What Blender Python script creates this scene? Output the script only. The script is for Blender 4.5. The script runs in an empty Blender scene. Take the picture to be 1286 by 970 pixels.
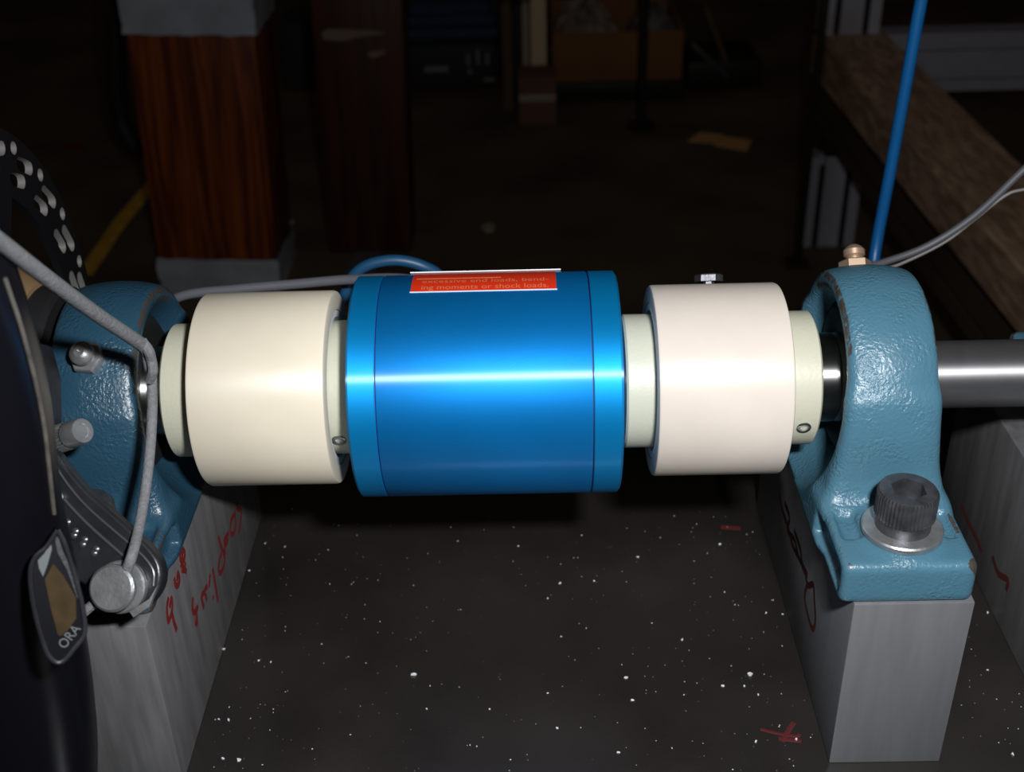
import bpy, bmesh, math, random
import numpy as np
from mathutils import Vector, Matrix

S = 0.001                      # all modelling below is in millimetres
scn = bpy.context.scene
COL = scn.collection
random.seed(7)
rng = np.random.default_rng(7)

# ------------------------------------------------------------------ camera
CAM = np.array([11.889, -308.269, 281.993])
PITCH, YAW, ROLL, FPX = 0.545, -0.020, 0.031, 1521.76
_f = np.array([math.sin(YAW)*math.cos(PITCH), math.cos(YAW)*math.cos(PITCH), -math.sin(PITCH)])
_r = np.array([math.cos(YAW), -math.sin(YAW), 0.0])
_d = np.cross(_f, _r)
RT = _r*math.cos(ROLL) + _d*math.sin(ROLL)
DN = _d*math.cos(ROLL) - _r*math.sin(ROLL)
FW = _f
cam = bpy.data.cameras.new('camera')
cam_o = bpy.data.objects.new('camera', cam)
COL.objects.link(cam_o)
m = Matrix.Identity(4)
for i in range(3):
    m[i][0], m[i][1], m[i][2], m[i][3] = RT[i], -DN[i], -FW[i], CAM[i]*S
cam_o.matrix_world = m
cam.sensor_width = 36.0
cam.lens = FPX/1286*36
cam.shift_x = 3/1286
cam.shift_y = -5/1286
cam.clip_start = 0.01
cam.clip_end = 50
cam.dof.use_dof = True
cam.dof.focus_distance = 0.335
cam.dof.aperture_fstop = 22
scn.camera = cam_o

# ------------------------------------------------------------------ world, light, exposure
w = bpy.data.worlds.new('world'); scn.world = w; w.use_nodes = True
w.node_tree.nodes['Background'].inputs[0].default_value = (1.0, 0.80, 0.62, 1)
w.node_tree.nodes['Background'].inputs[1].default_value = 0.014

fl = bpy.data.lights.new('camera_flash', 'AREA')
fl.shape = 'RECTANGLE'; fl.size = 0.026; fl.size_y = 0.016
fl.energy = 1.95
fl.color = (0.96, 0.98, 1.0)
fl_o = bpy.data.objects.new('camera_flash', fl); COL.objects.link(fl_o)
_fp = CAM + RT*52 - DN*44
_aim = np.array([45.0, 0, 90]) - _fp
fl_o.location = Vector(_fp*S)
fl_o.rotation_euler = Vector(_aim).to_track_quat('-Z', 'Y').to_euler()

vs = scn.view_settings
vs.view_transform = 'Standard'; vs.look = 'None'; vs.gamma = 1; vs.use_curve_mapping = False
vs.exposure = 0.0

# ------------------------------------------------------------------ survey helpers
def ray(u, v):
    return RT*((u-640)/FPX) + DN*((v-480)/FPX) + FW
def at(u, v, ax, val):
    d = ray(u, v); k = 'xyz'.index(ax)
    return CAM + d*((val-CAM[k])/d[k])
def on_plane(u, v, p0, n):
    d = ray(u, v); n = np.array(n, float)
    return CAM + d*(np.dot(np.array(p0)-CAM, n)/np.dot(d, n))

# ------------------------------------------------------------------ materials
MATS = {}
def mat(name, col, rough=0.5, metal=0.0, var=0.0, vscale=60, bump=0.0, bscale=400, spec=0.5, coat=0.0,
        sss=0.0, aniso=0.0, stretch=(1, 1, 1), col2=None, thresh=None, trans=0.0, rvar=0.0, coatr=0.08):
    if name in MATS: return MATS[name]
    M = bpy.data.materials.new(name); M.use_nodes = True
    nt = M.node_tree; N = nt.nodes; L = nt.links
    b = N['Principled BSDF']
    b.inputs['Base Color'].default_value = (*col, 1)
    b.inputs['Roughness'].default_value = rough
    b.inputs['Metallic'].default_value = metal
    b.inputs['Specular IOR Level'].default_value = spec
    b.inputs['Coat Weight'].default_value = coat
    b.inputs['Coat Roughness'].default_value = coatr
    b.inputs['Anisotropic'].default_value = aniso
    b.inputs['Transmission Weight'].default_value = trans
    if sss:
        b.inputs['Subsurface Weight'].default_value = sss
        b.inputs['Subsurface Radius'].default_value = (0.004, 0.003, 0.002)
        b.inputs['Subsurface Scale'].default_value = 1.0
    tc = N.new('ShaderNodeTexCoord'); mp = N.new('ShaderNodeMapping')
    mp.inputs['Scale'].default_value = stretch
    L.new(tc.outputs['Object'], mp.inputs['Vector'])
    if var or col2:
        n = N.new('ShaderNodeTexNoise'); n.inputs['Scale'].default_value = vscale
        n.inputs['Detail'].default_value = 6
        L.new(mp.outputs[0], n.inputs['Vector'])
        cr = N.new('ShaderNodeValToRGB')
        c2 = col2 if col2 else tuple(min(1, c*(1+var)) for c in col)
        c1 = col if col2 else tuple(c*(1-var) for c in col)
        cr.color_ramp.elements[0].color = (*c1, 1); cr.color_ramp.elements[1].color = (*c2, 1)
        a, z = thresh if thresh else (0.3, 0.7)
        cr.color_ramp.elements[0].position = a; cr.color_ramp.elements[1].position = z
        L.new(n.outputs['Fac'], cr.inputs[0]); L.new(cr.outputs[0], b.inputs['Base Color'])
        if rvar:
            mr = N.new('ShaderNodeMapRange')
            mr.inputs['To Min'].default_value = rough-rvar; mr.inputs['To Max'].default_value = rough+rvar
            L.new(n.outputs['Fac'], mr.inputs['Value']); L.new(mr.outputs[0], b.inputs['Roughness'])
    if bump:
        n2 = N.new('ShaderNodeTexNoise'); n2.inputs['Scale'].default_value = bscale
        n2.inputs['Detail'].default_value = 3
        L.new(mp.outputs[0], n2.inputs['Vector'])
        bp = N.new('ShaderNodeBump'); bp.inputs['Strength'].default_value = bump
        bp.inputs['Distance'].default_value = 0.0006
        L.new(n2.outputs['Fac'], bp.inputs['Height']); L.new(bp.outputs[0], b.inputs['Normal'])
    if aniso:
        tg = N.new('ShaderNodeTangent'); tg.direction_type = 'RADIAL'; tg.axis = 'X'
        L.new(tg.outputs[0], b.inputs['Tangent'])
        b.inputs['Anisotropic Rotation'].default_value = 0.25
    MATS[name] = M
    return M

def painted_iron(name, col):
    M = mat(name, col, 0.33, 0, bump=0.75, bscale=1000, spec=0.55, coat=0.0)
    nt = M.node_tree; N = nt.nodes; L = nt.links; b = N['Principled BSDF']
    g = N.new('ShaderNodeNewGeometry'); tc = N.new('ShaderNodeTexCoord')
    n = N.new('ShaderNodeTexNoise'); n.inputs['Scale'].default_value = 260; n.inputs['Detail'].default_value = 8
    n.inputs['Roughness'].default_value = 0.75
    L.new(tc.outputs['Object'], n.inputs['Vector'])
    big = N.new('ShaderNodeTexNoise'); big.inputs['Scale'].default_value = 45; L.new(tc.outputs['Object'], big.inputs['Vector'])
    bmp = next(x for x in N if x.type == 'BUMP'); pm = N.new('ShaderNodeMapRange')
    pn = N.new('ShaderNodeTexNoise'); pn.inputs['Scale'].default_value = 120; L.new(tc.outputs['Object'], pn.inputs['Vector'])
    pm.inputs['From Min'].default_value = 0.45; pm.inputs['From Max'].default_value = 0.62
    pm.inputs['To Min'].default_value = 0.28; pm.inputs['To Max'].default_value = 0.85
    L.new(pn.outputs['Fac'], pm.inputs['Value']); L.new(pm.outputs[0], bmp.inputs['Strength'])
    # worn edges: pointiness + noise + large patches
    pr = N.new('ShaderNodeMapRange'); pr.inputs['From Min'].default_value = 0.506; pr.inputs['From Max'].default_value = 0.53
    L.new(g.outputs['Pointiness'], pr.inputs['Value'])
    m1 = N.new('ShaderNodeMath'); m1.operation = 'MULTIPLY'; L.new(pr.outputs[0], m1.inputs[0]); L.new(n.outputs['Fac'], m1.inputs[1])
    m2 = N.new('ShaderNodeMath'); m2.operation = 'MULTIPLY'; L.new(m1.outputs[0], m2.inputs[0]); L.new(big.outputs['Fac'], m2.inputs[1])
    r = N.new('ShaderNodeMapRange'); r.inputs['From Min'].default_value = 0.26; r.inputs['From Max'].default_value = 0.29
    L.new(m2.outputs[0], r.inputs['Value'])
    # scattered chips
    sp = N.new('ShaderNodeMapRange'); sp.inputs['From Min'].default_value = 0.705; sp.inputs['From Max'].default_value = 0.73
    L.new(n.outputs['Fac'], sp.inputs['Value'])
    mx0 = N.new('ShaderNodeMath'); mx0.operation = 'MAXIMUM'; L.new(r.outputs[0], mx0.inputs[0]); L.new(sp.outputs[0], mx0.inputs[1])
    # paint knocked off along the upper rim of the ring
    sx = N.new('ShaderNodeSeparateXYZ'); L.new(tc.outputs['Object'], sx.inputs[0])
    ab = N.new('ShaderNodeMath'); ab.operation = 'ABSOLUTE'; L.new(sx.outputs['X'], ab.inputs[0])
    k1 = N.new('ShaderNodeMapRange'); k1.inputs['From Min'].default_value = 0.0104; k1.inputs['From Max'].default_value = 0.0114; L.new(ab.outputs[0], k1.inputs['Value'])
    k1b = N.new('ShaderNodeMapRange'); k1b.inputs['From Min'].default_value = 0.0127; k1b.inputs['From Max'].default_value = 0.0121; L.new(ab.outputs[0], k1b.inputs['Value'])
    k2 = N.new('ShaderNodeMapRange'); k2.inputs['From Min'].default_value = 0.042; k2.inputs['From Max'].default_value = 0.056; L.new(sx.outputs['Z'], k2.inputs['Value'])
    q1 = N.new('ShaderNodeMath'); q1.operation = 'MULTIPLY'; L.new(k1.outputs[0], q1.inputs[0]); L.new(k2.outputs[0], q1.inputs[1])
    q1b = N.new('ShaderNodeMath'); q1b.operation = 'MULTIPLY'; L.new(q1.outputs[0], q1b.inputs[0]); L.new(k1b.outputs[0], q1b.inputs[1])
    q2 = N.new('ShaderNodeMath'); q2.operation = 'MULTIPLY'; L.new(q1b.outputs[0], q2.inputs[0]); L.new(n.outputs['Fac'], q2.inputs[1])
    q3 = N.new('ShaderNodeMapRange'); q3.inputs['From Min'].default_value = 0.43; q3.inputs['From Max'].default_value = 0.49; L.new(q2.outputs[0], q3.inputs['Value'])
    mx = N.new('ShaderNodeMath'); mx.operation = 'MAXIMUM'; L.new(mx0.outputs[0], mx.inputs[0]); L.new(q3.outputs[0], mx.inputs[1])
    mix = N.new('ShaderNodeMix'); mix.data_type = 'RGBA'
    cv = N.new('ShaderNodeMapRange'); cv.inputs['To Min'].default_value = 0.0; cv.inputs['To Max'].default_value = 1.0
    mixc = N.new('ShaderNodeMix'); mixc.data_type = 'RGBA'
    mixc.inputs['A'].default_value = (*[c*0.85 for c in col], 1); mixc.inputs['B'].default_value = (*[c*1.15 for c in col], 1)
    L.new(big.outputs['Fac'], mixc.inputs['Factor'])
    mix.inputs['B'].default_value = (0.055, 0.045, 0.038, 1)
    L.new(mixc.outputs['Result'], mix.inputs['A']); L.new(mx.outputs[0], mix.inputs['Factor'])
    L.new(mix.outputs['Result'], b.inputs['Base Color'])
    return M

def wood(name, c1, c2, scale=14, stretch=(6, 6, 0.5), rough=0.4, coat=0.0):
    M = mat(name, c1, rough, 0, coat=coat)
    nt = M.node_tree; N = nt.nodes; L = nt.links; b = N['Principled BSDF']
    tc = N.new('ShaderNodeTexCoord'); mp = N.new('ShaderNodeMapping'); mp.inputs['Scale'].default_value = stretch
    L.new(tc.outputs['Object'], mp.inputs['Vector'])
    n = N.new('ShaderNodeTexNoise'); n.inputs['Scale'].default_value = scale; n.inputs['Detail'].default_value = 5
    n.inputs['Distortion'].default_value = 0.6
    L.new(mp.outputs[0], n.inputs['Vector'])
    cr = N.new('ShaderNodeValToRGB')
    cr.color_ramp.elements[0].color = (*c1, 1); cr.color_ramp.elements[1].color = (*c2, 1)
    cr.color_ramp.elements[0].position = 0.42; cr.color_ramp.elements[1].position = 0.66
    L.new(n.outputs['Fac'], cr.inputs[0]); L.new(cr.outputs[0], b.inputs['Base Color'])
    return M

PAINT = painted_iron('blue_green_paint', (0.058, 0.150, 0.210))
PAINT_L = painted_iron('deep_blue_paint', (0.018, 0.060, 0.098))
ALU = mat('aluminium', (0.185, 0.19, 0.20), 0.5, 0.35, var=0.08, vscale=20, stretch=(14, 14, 1.5), bump=0.05, bscale=40)
ALU_MILL = mat('milled_aluminium', (0.175, 0.172, 0.176), 0.5, 0.35, var=0.22, vscale=25, stretch=(12, 8, 1.2), bump=0.08, bscale=60)
PLATE = mat('dark_steel_plate', (0.022, 0.019, 0.0175), 0.24, 0.0, var=0.35, vscale=18, bump=0.05, bscale=900, spec=1.0, rvar=0.06)
NYLON = mat('cream_nylon', (0.72, 0.645, 0.515), 0.46, 0, var=0.07, vscale=22, sss=0.10, spec=0.8, aniso=0.75, bump=0.03, bscale=300)
NYLON_W = mat('white_nylon', (0.66, 0.585, 0.515), 0.44, 0, var=0.08, vscale=22, sss=0.10, spec=0.8, aniso=0.75, bump=0.03, bscale=300)
HUB = mat('greenish_nylon', (0.52, 0.51, 0.40), 0.42, 0, var=0.05, vscale=40, sss=0.12, bump=0.12, bscale=900)
def anodised(name, col, white):
    M = mat(name, col, 0.62, 0.74, bump=0.03, bscale=2500, var=0.05, vscale=40, aniso=0.62)
    nt = M.node_tree; N = nt.nodes; L = nt.links; b = N['Principled BSDF']
    g = N.new('ShaderNodeBsdfAnisotropic'); g.inputs['Color'].default_value = (0.75, 0.92, 1, 1)
    g.inputs['Roughness'].default_value = 0.45; g.inputs['Anisotropy'].default_value = 0.82; g.inputs['Rotation'].default_value = 0.0
    tg = N.new('ShaderNodeTangent'); tg.direction_type = 'RADIAL'; tg.axis = 'X'; L.new(tg.outputs[0], g.inputs['Tangent'])
    mx = N.new('ShaderNodeMixShader'); mx.inputs[0].default_value = white
    L.new(b.outputs[0], mx.inputs[1]); L.new(g.outputs[0], mx.inputs[2])
    L.new(mx.outputs[0], N['Material Output'].inputs['Surface'])
    return M
BLUE = anodised('blue_anodised', (0.002, 0.27, 0.74), 0.09)
BLUE_CAP = anodised('blue_anodised_cap', (0.002, 0.34, 0.80), 0.07)
GROOVE = mat('groove_black', (0.004, 0.01, 0.03), 0.6)
STEEL = mat('ground_steel', (0.36, 0.35, 0.36), 0.52, 0.9, var=0.05, vscale=200, aniso=0.88)
CHROME = mat('bearing_steel', (0.45, 0.44, 0.43), 0.36, 1.0, aniso=0.92)
BLACKOX = mat('black_oxide_steel', (0.11, 0.11, 0.12), 0.42, 0.75, bump=0.08, bscale=1500, var=0.3, vscale=300)
ZINC = mat('zinc_plate', (0.40, 0.41, 0.41), 0.38, 0.8, var=0.18, vscale=250, bump=0.15, bscale=900)
BRASS = mat('brass_plate', (0.66, 0.47, 0.33), 0.36, 0.75)
SEAL = mat('black_rubber', (0.012, 0.012, 0.013), 0.5)
GLOSSBLK = mat('gloss_black_paint', (0.004, 0.004, 0.006), 0.33, 0, coat=0.03, spec=0.10, bump=0.04, bscale=60)
CASTBLK = mat('black_anodised_alloy', (0.022, 0.022, 0.026), 0.34, 0.3, bump=0.12, bscale=700, var=0.3, vscale=120)
RIDGE = mat('polished_black_alloy', (0.10, 0.10, 0.11), 0.3, 0.6)
WORN = mat('worn_edge_metal', (0.075, 0.068, 0.058), 0.6, 0.1, var=0.4, vscale=300)
ROTBLK = mat('black_rotor', (0.010, 0.009, 0.011), 0.42, 0.3)
ROTEDGE = mat('machined_hole_edge', (0.32, 0.31, 0.30), 0.5, 0.6)
CORD = mat('grey_braided_cord', (0.155, 0.155, 0.162), 0.8, 0, var=0.2, vscale=900, bump=0.5, bscale=1500)
GREYCABLE = mat('grey_cable_sheath', (0.105, 0.105, 0.118), 0.45)
WHITEWIRE = mat('pale_wire', (0.26, 0.25, 0.235), 0.5)
BLUEHOSE = mat('blue_hose', (0.005, 0.105, 0.31), 0.35)
BLUECABLE = mat('blue_cable', (0.008, 0.06, 0.135), 0.45)
RED = mat('red_marker', (0.17, 0.010, 0.010), 0.6)
REDFAINT = mat('dried_red_marker', (0.085, 0.010, 0.010), 0.6)
REDLABEL = mat('red_label', (0.70, 0.030, 0.006), 0.5)
LTXT = mat('label_lettering', (0.70, 0.20, 0.075), 0.5)
WHITE = mat('white_label', (0.80, 0.82, 0.84), 0.4)
TAN = mat('tan_decal', (0.038, 0.025, 0.011), 0.8, 0.0, var=0.2, vscale=300, bump=0.1, bscale=900, spec=0.1)
PALEDEC = mat('pale_grey_decal', (0.10, 0.11, 0.113), 0.6, spec=0.2)
CHIP = mat('metal_chip', (0.85, 0.86, 0.90), 0.35, 0.15)
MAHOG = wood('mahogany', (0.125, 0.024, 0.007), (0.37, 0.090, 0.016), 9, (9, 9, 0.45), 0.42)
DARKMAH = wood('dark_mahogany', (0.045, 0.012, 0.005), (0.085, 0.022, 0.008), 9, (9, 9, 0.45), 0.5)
TIMBER = wood('weathered_timber', (0.36, 0.225, 0.14), (0.66, 0.45, 0.30), 16, (6, 1.2, 6), 0.8)
DUCT = mat('duct_tape', (0.62, 0.67, 0.75), 0.36, 0.35, var=0.2, vscale=14)
FLOORM = mat('dark_concrete', (0.115, 0.085, 0.052), 0.8, 0, var=0.35, vscale=5, bump=0.2, bscale=80)
WALLM = mat('dark_wall', (0.05, 0.036, 0.026), 0.85, 0, var=0.2, vscale=3)
CARD = mat('cardboard', (0.30, 0.13, 0.042), 0.8, 0, var=0.1, vscale=8)
CARDDK = mat('dark_cardboard', (0.20, 0.095, 0.065), 0.8, 0, var=0.15, vscale=14)
CREAM = mat('cream_board', (0.85, 0.64, 0.41), 0.6)
CREAM2 = mat('grey_board', (0.42, 0.34, 0.26), 0.6)
ORANGE = mat('amber_board', (0.42, 0.20, 0.05), 0.6)
YELLOW = mat('yellow_tape', (0.95, 0.50, 0.06), 0.6, 0, var=0.25, vscale=30)
PAPER = mat('kraft_paper', (0.85, 0.50, 0.19), 0.8)
PLASTIC = mat('grey_plastic_sheet', (0.42, 0.33, 0.28), 0.4, 0, var=0.4, vscale=12)
BAGBLK = mat('black_bag', (0.03, 0.03, 0.034), 0.7)
BAGBLUE = mat('navy_cloth', (0.025, 0.06, 0.13), 0.8)
DARKMET = mat('dark_metal', (0.03, 0.026, 0.022), 0.5, 0.4)
GREYPRINT = mat('grey_print', (0.24, 0.25, 0.26), 0.6)
MACHBASE = mat('machine_base_paint', (0.02, 0.02, 0.022), 0.6)

# ------------------------------------------------------------------ mesh helpers
ORG = {}
def new_obj(name, me, parent):
    o = bpy.data.objects.new(name, me); COL.objects.link(o)
    if parent is not None: o.parent = parent
    return o
def thing(name, label, cat, org=(0, 0, 0), group=None):
    o = bpy.data.objects.new(name, None); COL.objects.link(o)
    o.empty_display_size = 0.01
    o.location = Vector(org)*S; ORG[o.name] = np.array(org, float)
    o['label'] = label; o['category'] = cat
    if group: o['group'] = group
    return o
def tag(o, label, cat, group=None, kind=None):
    if label: o['label'] = label
    if cat: o['category'] = cat
    if group: o['group'] = group
    if kind: o['kind'] = kind
    return o
def org_of(p):
    while p is not None:
        if p.name in ORG: return ORG[p.name]
        p = p.parent
    return np.zeros(3)

class MB:
    def __init__(s): s.v = []; s.f = []; s.mi = []
    def add(s, vs, fs, mi=0):
        b = len(s.v); s.v.extend([tuple(map(float, p)) for p in vs])
        s.f.extend([tuple(b+i for i in f) for f in fs]); s.mi.extend([mi]*len(fs)); return s
    def box(s, c, d, bev=0.0, rot=None, seg=2):
        bm = bmesh.new(); bmesh.ops.create_cube(bm, size=1)
        for v in bm.verts: v.co = Vector((v.co.x*d[0], v.co.y*d[1], v.co.z*d[2]))
        if bev: bmesh.ops.bevel(bm, geom=bm.edges[:], offset=bev, segments=seg, affect='EDGES', profile=0.5)
        if rot is not None: bmesh.ops.transform(bm, matrix=rot.to_4x4(), verts=bm.verts)
        bm.verts.index_update()
        s.add([np.array(v.co)+np.array(c) for v in bm.verts], [[v.index for v in f.verts] for f in bm.faces]); bm.free(); return s
    def lathe(s, prof, c=(0, 0, 0), axis=(1, 0, 0), n=64, closed=False, tooth=None):
        # prof: list of (along, radius)
        a = Vector(axis).normalized()
        u = a.orthogonal().normalized(); v_ = a.cross(u)
        vs = []; c = Vector(c)
        for (t, r) in prof:
            for k in range(n):
                an = 2*math.pi*k/n; rr = r
                if tooth and r > tooth[0]: rr = r - (tooth[1] if k % 2 else 0)
                vs.append(tuple(c + a*t + (u*math.cos(an)+v_*math.sin(an))*rr))
        fs = []
        m_ = len(prof)
        for i in range(m_-1 if not closed else m_):
            j = (i+1) % m_
            for k in range(n):
                k2 = (k+1) % n
                fs.append((i*n+k, i*n+k2, j*n+k2, j*n+k))
        if not closed:
            if prof[0][1] > 1e-6: fs.append(tuple(reversed(range(n))))
            if prof[-1][1] > 1e-6: fs.append(tuple((m_-1)*n+k for k in range(n)))
        return s.add(vs, fs)
    def tube(s, pts, r, n=10, rfun=None, flat=None):
        pts = [Vector(p) for p in pts]; vs = []; fs = []
        up = None
        for i, p in enumerate(pts):
            t = (pts[min(i+1, len(pts)-1)]-pts[max(i-1, 0)]).normalized()
            if up is None: up = t.orthogonal().normalized()
            up = (up - t*up.dot(t)).normalized(); sd = t.cross(up)
            rr = rfun(i/(len(pts)-1)) if rfun else r
            for k in range(n):
                an = 2*math.pi*k/n
                vs.append(tuple(p+(up*math.cos(an)+sd*math.sin(an))*rr))
        for i in range(len(pts)-1):
            for k in range(n):
                k2 = (k+1) % n
                fs.append((i*n+k, i*n+k2, (i+1)*n+k2, (i+1)*n+k))
        fs.append(tuple(reversed(range(n)))); b = (len(pts)-1)*n; fs.append(tuple(b+k for k in range(n)))
        return s.add(vs, fs)
    def prism(s, poly, off):
        # poly: list of 3D points, extruded by off
        n = len(poly); off = np.array(off, float)
        vs = [np.array(p, float) for p in poly]+[np.array(p, float)+off for p in poly]
        fs = [tuple(range(n)), tuple(reversed(range(n, 2*n)))]+[(i, i+n, (i+1) % n+n, (i+1) % n) for i in range(n)]
        return s.add(vs, fs)
    def build(s, name, material, parent=None, sharp=32, bevel=0.0, fix=True, org=None):
        o3 = org_of(parent) if org is None else np.array(org, float)
        me = bpy.data.meshes.new(name)
        me.from_pydata([tuple((np.array(p)-o3)*S) for p in s.v], [], s.f)
        if fix:
            bm = bmesh.new(); bm.from_mesh(me)
            bmesh.ops.recalc_face_normals(bm, faces=bm.faces[:])
            bm.to_mesh(me); bm.free()
        mats = material if isinstance(material, (list, tuple)) else [material]
        for q in mats: me.materials.append(q)
        for p, k in zip(me.polygons, s.mi): p.material_index = k
        me.polygons.foreach_set('use_smooth', [True]*len(me.polygons))
        me.set_sharp_from_angle(angle=math.radians(sharp))
        me.update()
        o = new_obj(name, me, parent)
        if org is not None: o.location = Vector(org)*S
        if bevel:
            md = o.modifiers.new('bevel', 'BEVEL'); md.width = bevel*S; md.segments = 2; md.limit_method = 'ANGLE'
            md.angle_limit = math.radians(40)
        return o

def spline(P, n=8):
    P = [np.array(p, float) for p in P]; out = []
    Q = [2*P[0]-P[1]]+P+[2*P[-1]-P[-2]]
    for i in range(1, len(Q)-2):
        a, b, c, d = Q[i-1], Q[i], Q[i+1], Q[i+2]
        for k in range(n):
            t = k/n
            out.append(0.5*((2*b)+(-a+c)*t+(2*a-5*b+4*c-d)*t*t+(-a+3*b-3*c+d)*t**3))
    out.append(P[-1]); return out

def copy_tree(o, parent=None):
    c = o.copy(); COL.objects.link(c); c.parent = parent
    for ch in list(o.children): copy_tree(ch, c)
    return c

def text_mesh(body, size, fn, name, material, parent, shear=0.0, thick=0.0):
    """lettering laid on a surface: fn maps (x, y) in mm to a point"""
    cu = bpy.data.curves.new('t', 'FONT'); cu.body = body; cu.size = size; cu.shear = shear; cu.resolution_u = 3
    cu.align_x = 'LEFT'
    ob = bpy.data.objects.new('t', cu); COL.objects.link(ob)
    dg = bpy.context.evaluated_depsgraph_get(); me = ob.evaluated_get(dg).to_mesh()
    vs = [(v.co.x, v.co.y) for v in me.vertices]; fs = [tuple(p.vertices) for p in me.polygons]
    ob.evaluated_get(dg).to_mesh_clear(); bpy.data.objects.remove(ob); bpy.data.curves.remove(cu)
    b = MB(); b.add([fn(x, y) for x, y in vs], fs)
    return b.build(name, material, parent, fix=False), (max(x for x, y in vs) if vs else 0)

# ------------------------------------------------------------------ sizes
HB = 61.3                 # riser height
H = 94.6                  # shaft axis height above the plate
FZ = -600.0               # workshop floor

# ------------------------------------------------------------------ setting
b = MB(); b.box((0, 1900, FZ-20), (7000, 6400, 40)); tag(b.build('floor', FLOORM), None, None, kind='structure')
b = MB(); b.box((0, 4900, FZ+1250), (7000, 100, 2500)); tag(b.build('wall_back', WALLM), None, None, kind='structure')

t = thing('machine_bed', 'dark steel bed plate scattered with metal chips under the riser blocks', 'machine bed', (20, 0, FZ))
MB().box((40, -60, -10), (760, 420, 20), 1.0).build('bed_plate', PLATE, t)
for sx in (-300, 380):
    for sy in (-230, 110):
        MB().box((sx, sy, (FZ-20)/2), (60, 60, -FZ-20), 2).build('leg', MACHBASE, t)
MB().box((40, 110, -60), (620, 50, 80), 2).build('cross_rail', MACHBASE, t)
MB().box((40, -230, -60), (620, 50, 80), 2).build('cross_rail', MACHBASE, t)
BED = t

# ------------------------------------------------------------------ riser blocks with marker writing
def riser(x0, x1, y0, y1, label, m_=ALU):
    t = thing('riser_block', label, 'metal block', ((x0+x1)/2, (y0+y1)/2, 0), 'aluminium riser blocks')
    MB().box(((x0+x1)/2, (y0+y1)/2, HB/2), (x1-x0, y1-y0, HB), 0.5).build('block', m_, t)
    return t
RB_L = riser(-124.2, -91.9, -66.2, 62, 'aluminium riser block under left bearing, with red handwriting on its side', ALU_MILL)
RB_R = riser(97.0, 129.2, -62.4, 62, 'aluminium riser block with bright bare end face under right bearing')
RB_F = riser(165.5, 214, -66, 62, 'aluminium riser block cut off by right edge of picture', ALU_MILL)

def strokes(px, plane_x, name, material, parent, width, out):
    bb = MB()
    for st in px:
        k0 = len(bb.v)
        bb.tube(spline([at(u, v, 'x', plane_x) for u, v in st], 5), width/2, 8)
        for i in range(k0, len(bb.v)):
            x, y, z = bb.v[i]; bb.v[i] = (plane_x+(x-plane_x)*abs(out)/(width/2), y, z)
    o = bb.build(name, material, parent); o['kind'] = 'stuff'
    return o
def cr(x, y): return (195+x/4.214, 600+y/4.217)
wr = [[(440, 130), (432, 165), (455, 175), (450, 240), (440, 300)],
      [(425, 185), (402, 225), (398, 285), (412, 300), (425, 250), (420, 190)],
      [(388, 292), (366, 330), (370, 352), (384, 340)], [(386, 325), (366, 372), (372, 408)],
      [(333, 310), (350, 370), (368, 430), (355, 490), (338, 505), (335, 460), (350, 400)],
      [(303, 480), (318, 570), (332, 660)],
      [(290, 510), (285, 585)], [(305, 628), (308, 642)],
      [(276, 575), (262, 600), (274, 652)], [(262, 604), (244, 632), (258, 694)],
      [(200, 636), (196, 690), (206, 716), (222, 690)], [(226, 676), (218, 720), (222, 772), (208, 766)],
      [(150, 380), (132, 400), (135, 440), (150, 440), (156, 400), (145, 385), (142, 430)],
      [(133, 455), (150, 480), (166, 500)], [(160, 450), (152, 490), (138, 485)],
      [(100, 530), (108, 570), (122, 570), (128, 540), (120, 505), (115, 550)],
      [(70, 635), (62, 690), (68, 760), (82, 730), (90, 680), (85, 640), (75, 690)], [(88, 720), (100, 770), (114, 812)]]
strokes([[cr(*p) for p in s_] for s_ in wr], -91.9, 'marker_writing', RED, RB_L, 2.0, 0.06)
def c2(x, y): return (900+x/2.622, 590+y/2.622)
wr2 = [[(205, 70), (215, 130), (235, 190), (250, 250), (275, 300), (290, 340)], [(225, 110), (240, 160), (232, 200), (255, 230), (268, 280)],
       [(290, 330), (300, 380), (318, 380), (322, 430), (325, 500), (315, 525), (298, 470), (290, 420), (300, 370)],
       [(255, 200), (275, 260), (282, 310), (300, 350)]]
strokes([[c2(*p) for p in s_] for s_ in wr2], 97.0, 'marker_writing', REDFAINT, RB_R, 2.2, -0.06)
def c3(x, y): return (1140+x/2.308, 400+y/2.31)
wr3 = [[(155, 540), (175, 590), (200, 640), (215, 680)], [(245, 690), (262, 740), (290, 760), (285, 790)]]
strokes([[c3(*p) for p in s_] for s_ in wr3], 165.5, 'marker_writing', REDFAINT, RB_F, 2.4, -0.06)
# red marker smear on the bed plate
for st, wd in (([(955, 916), (975, 921), (1000, 925), (1004, 922)], 1.2), ([(982, 932), (992, 915), (997, 908)], 1.6), ([(978, 928), (1006, 931)], 1.6), ([(905, 662), (930, 664)], 2.4)):
    bb = MB(); bb.tube(spline([at(u, v, 'z', 0) for u, v in st], 5), wd/2, 8)
    bb.v = [(x, y, z*0.08/(wd/2)) for x, y, z in bb.v]
    bb.build('red_mark', REDFAINT, BED)

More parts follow.
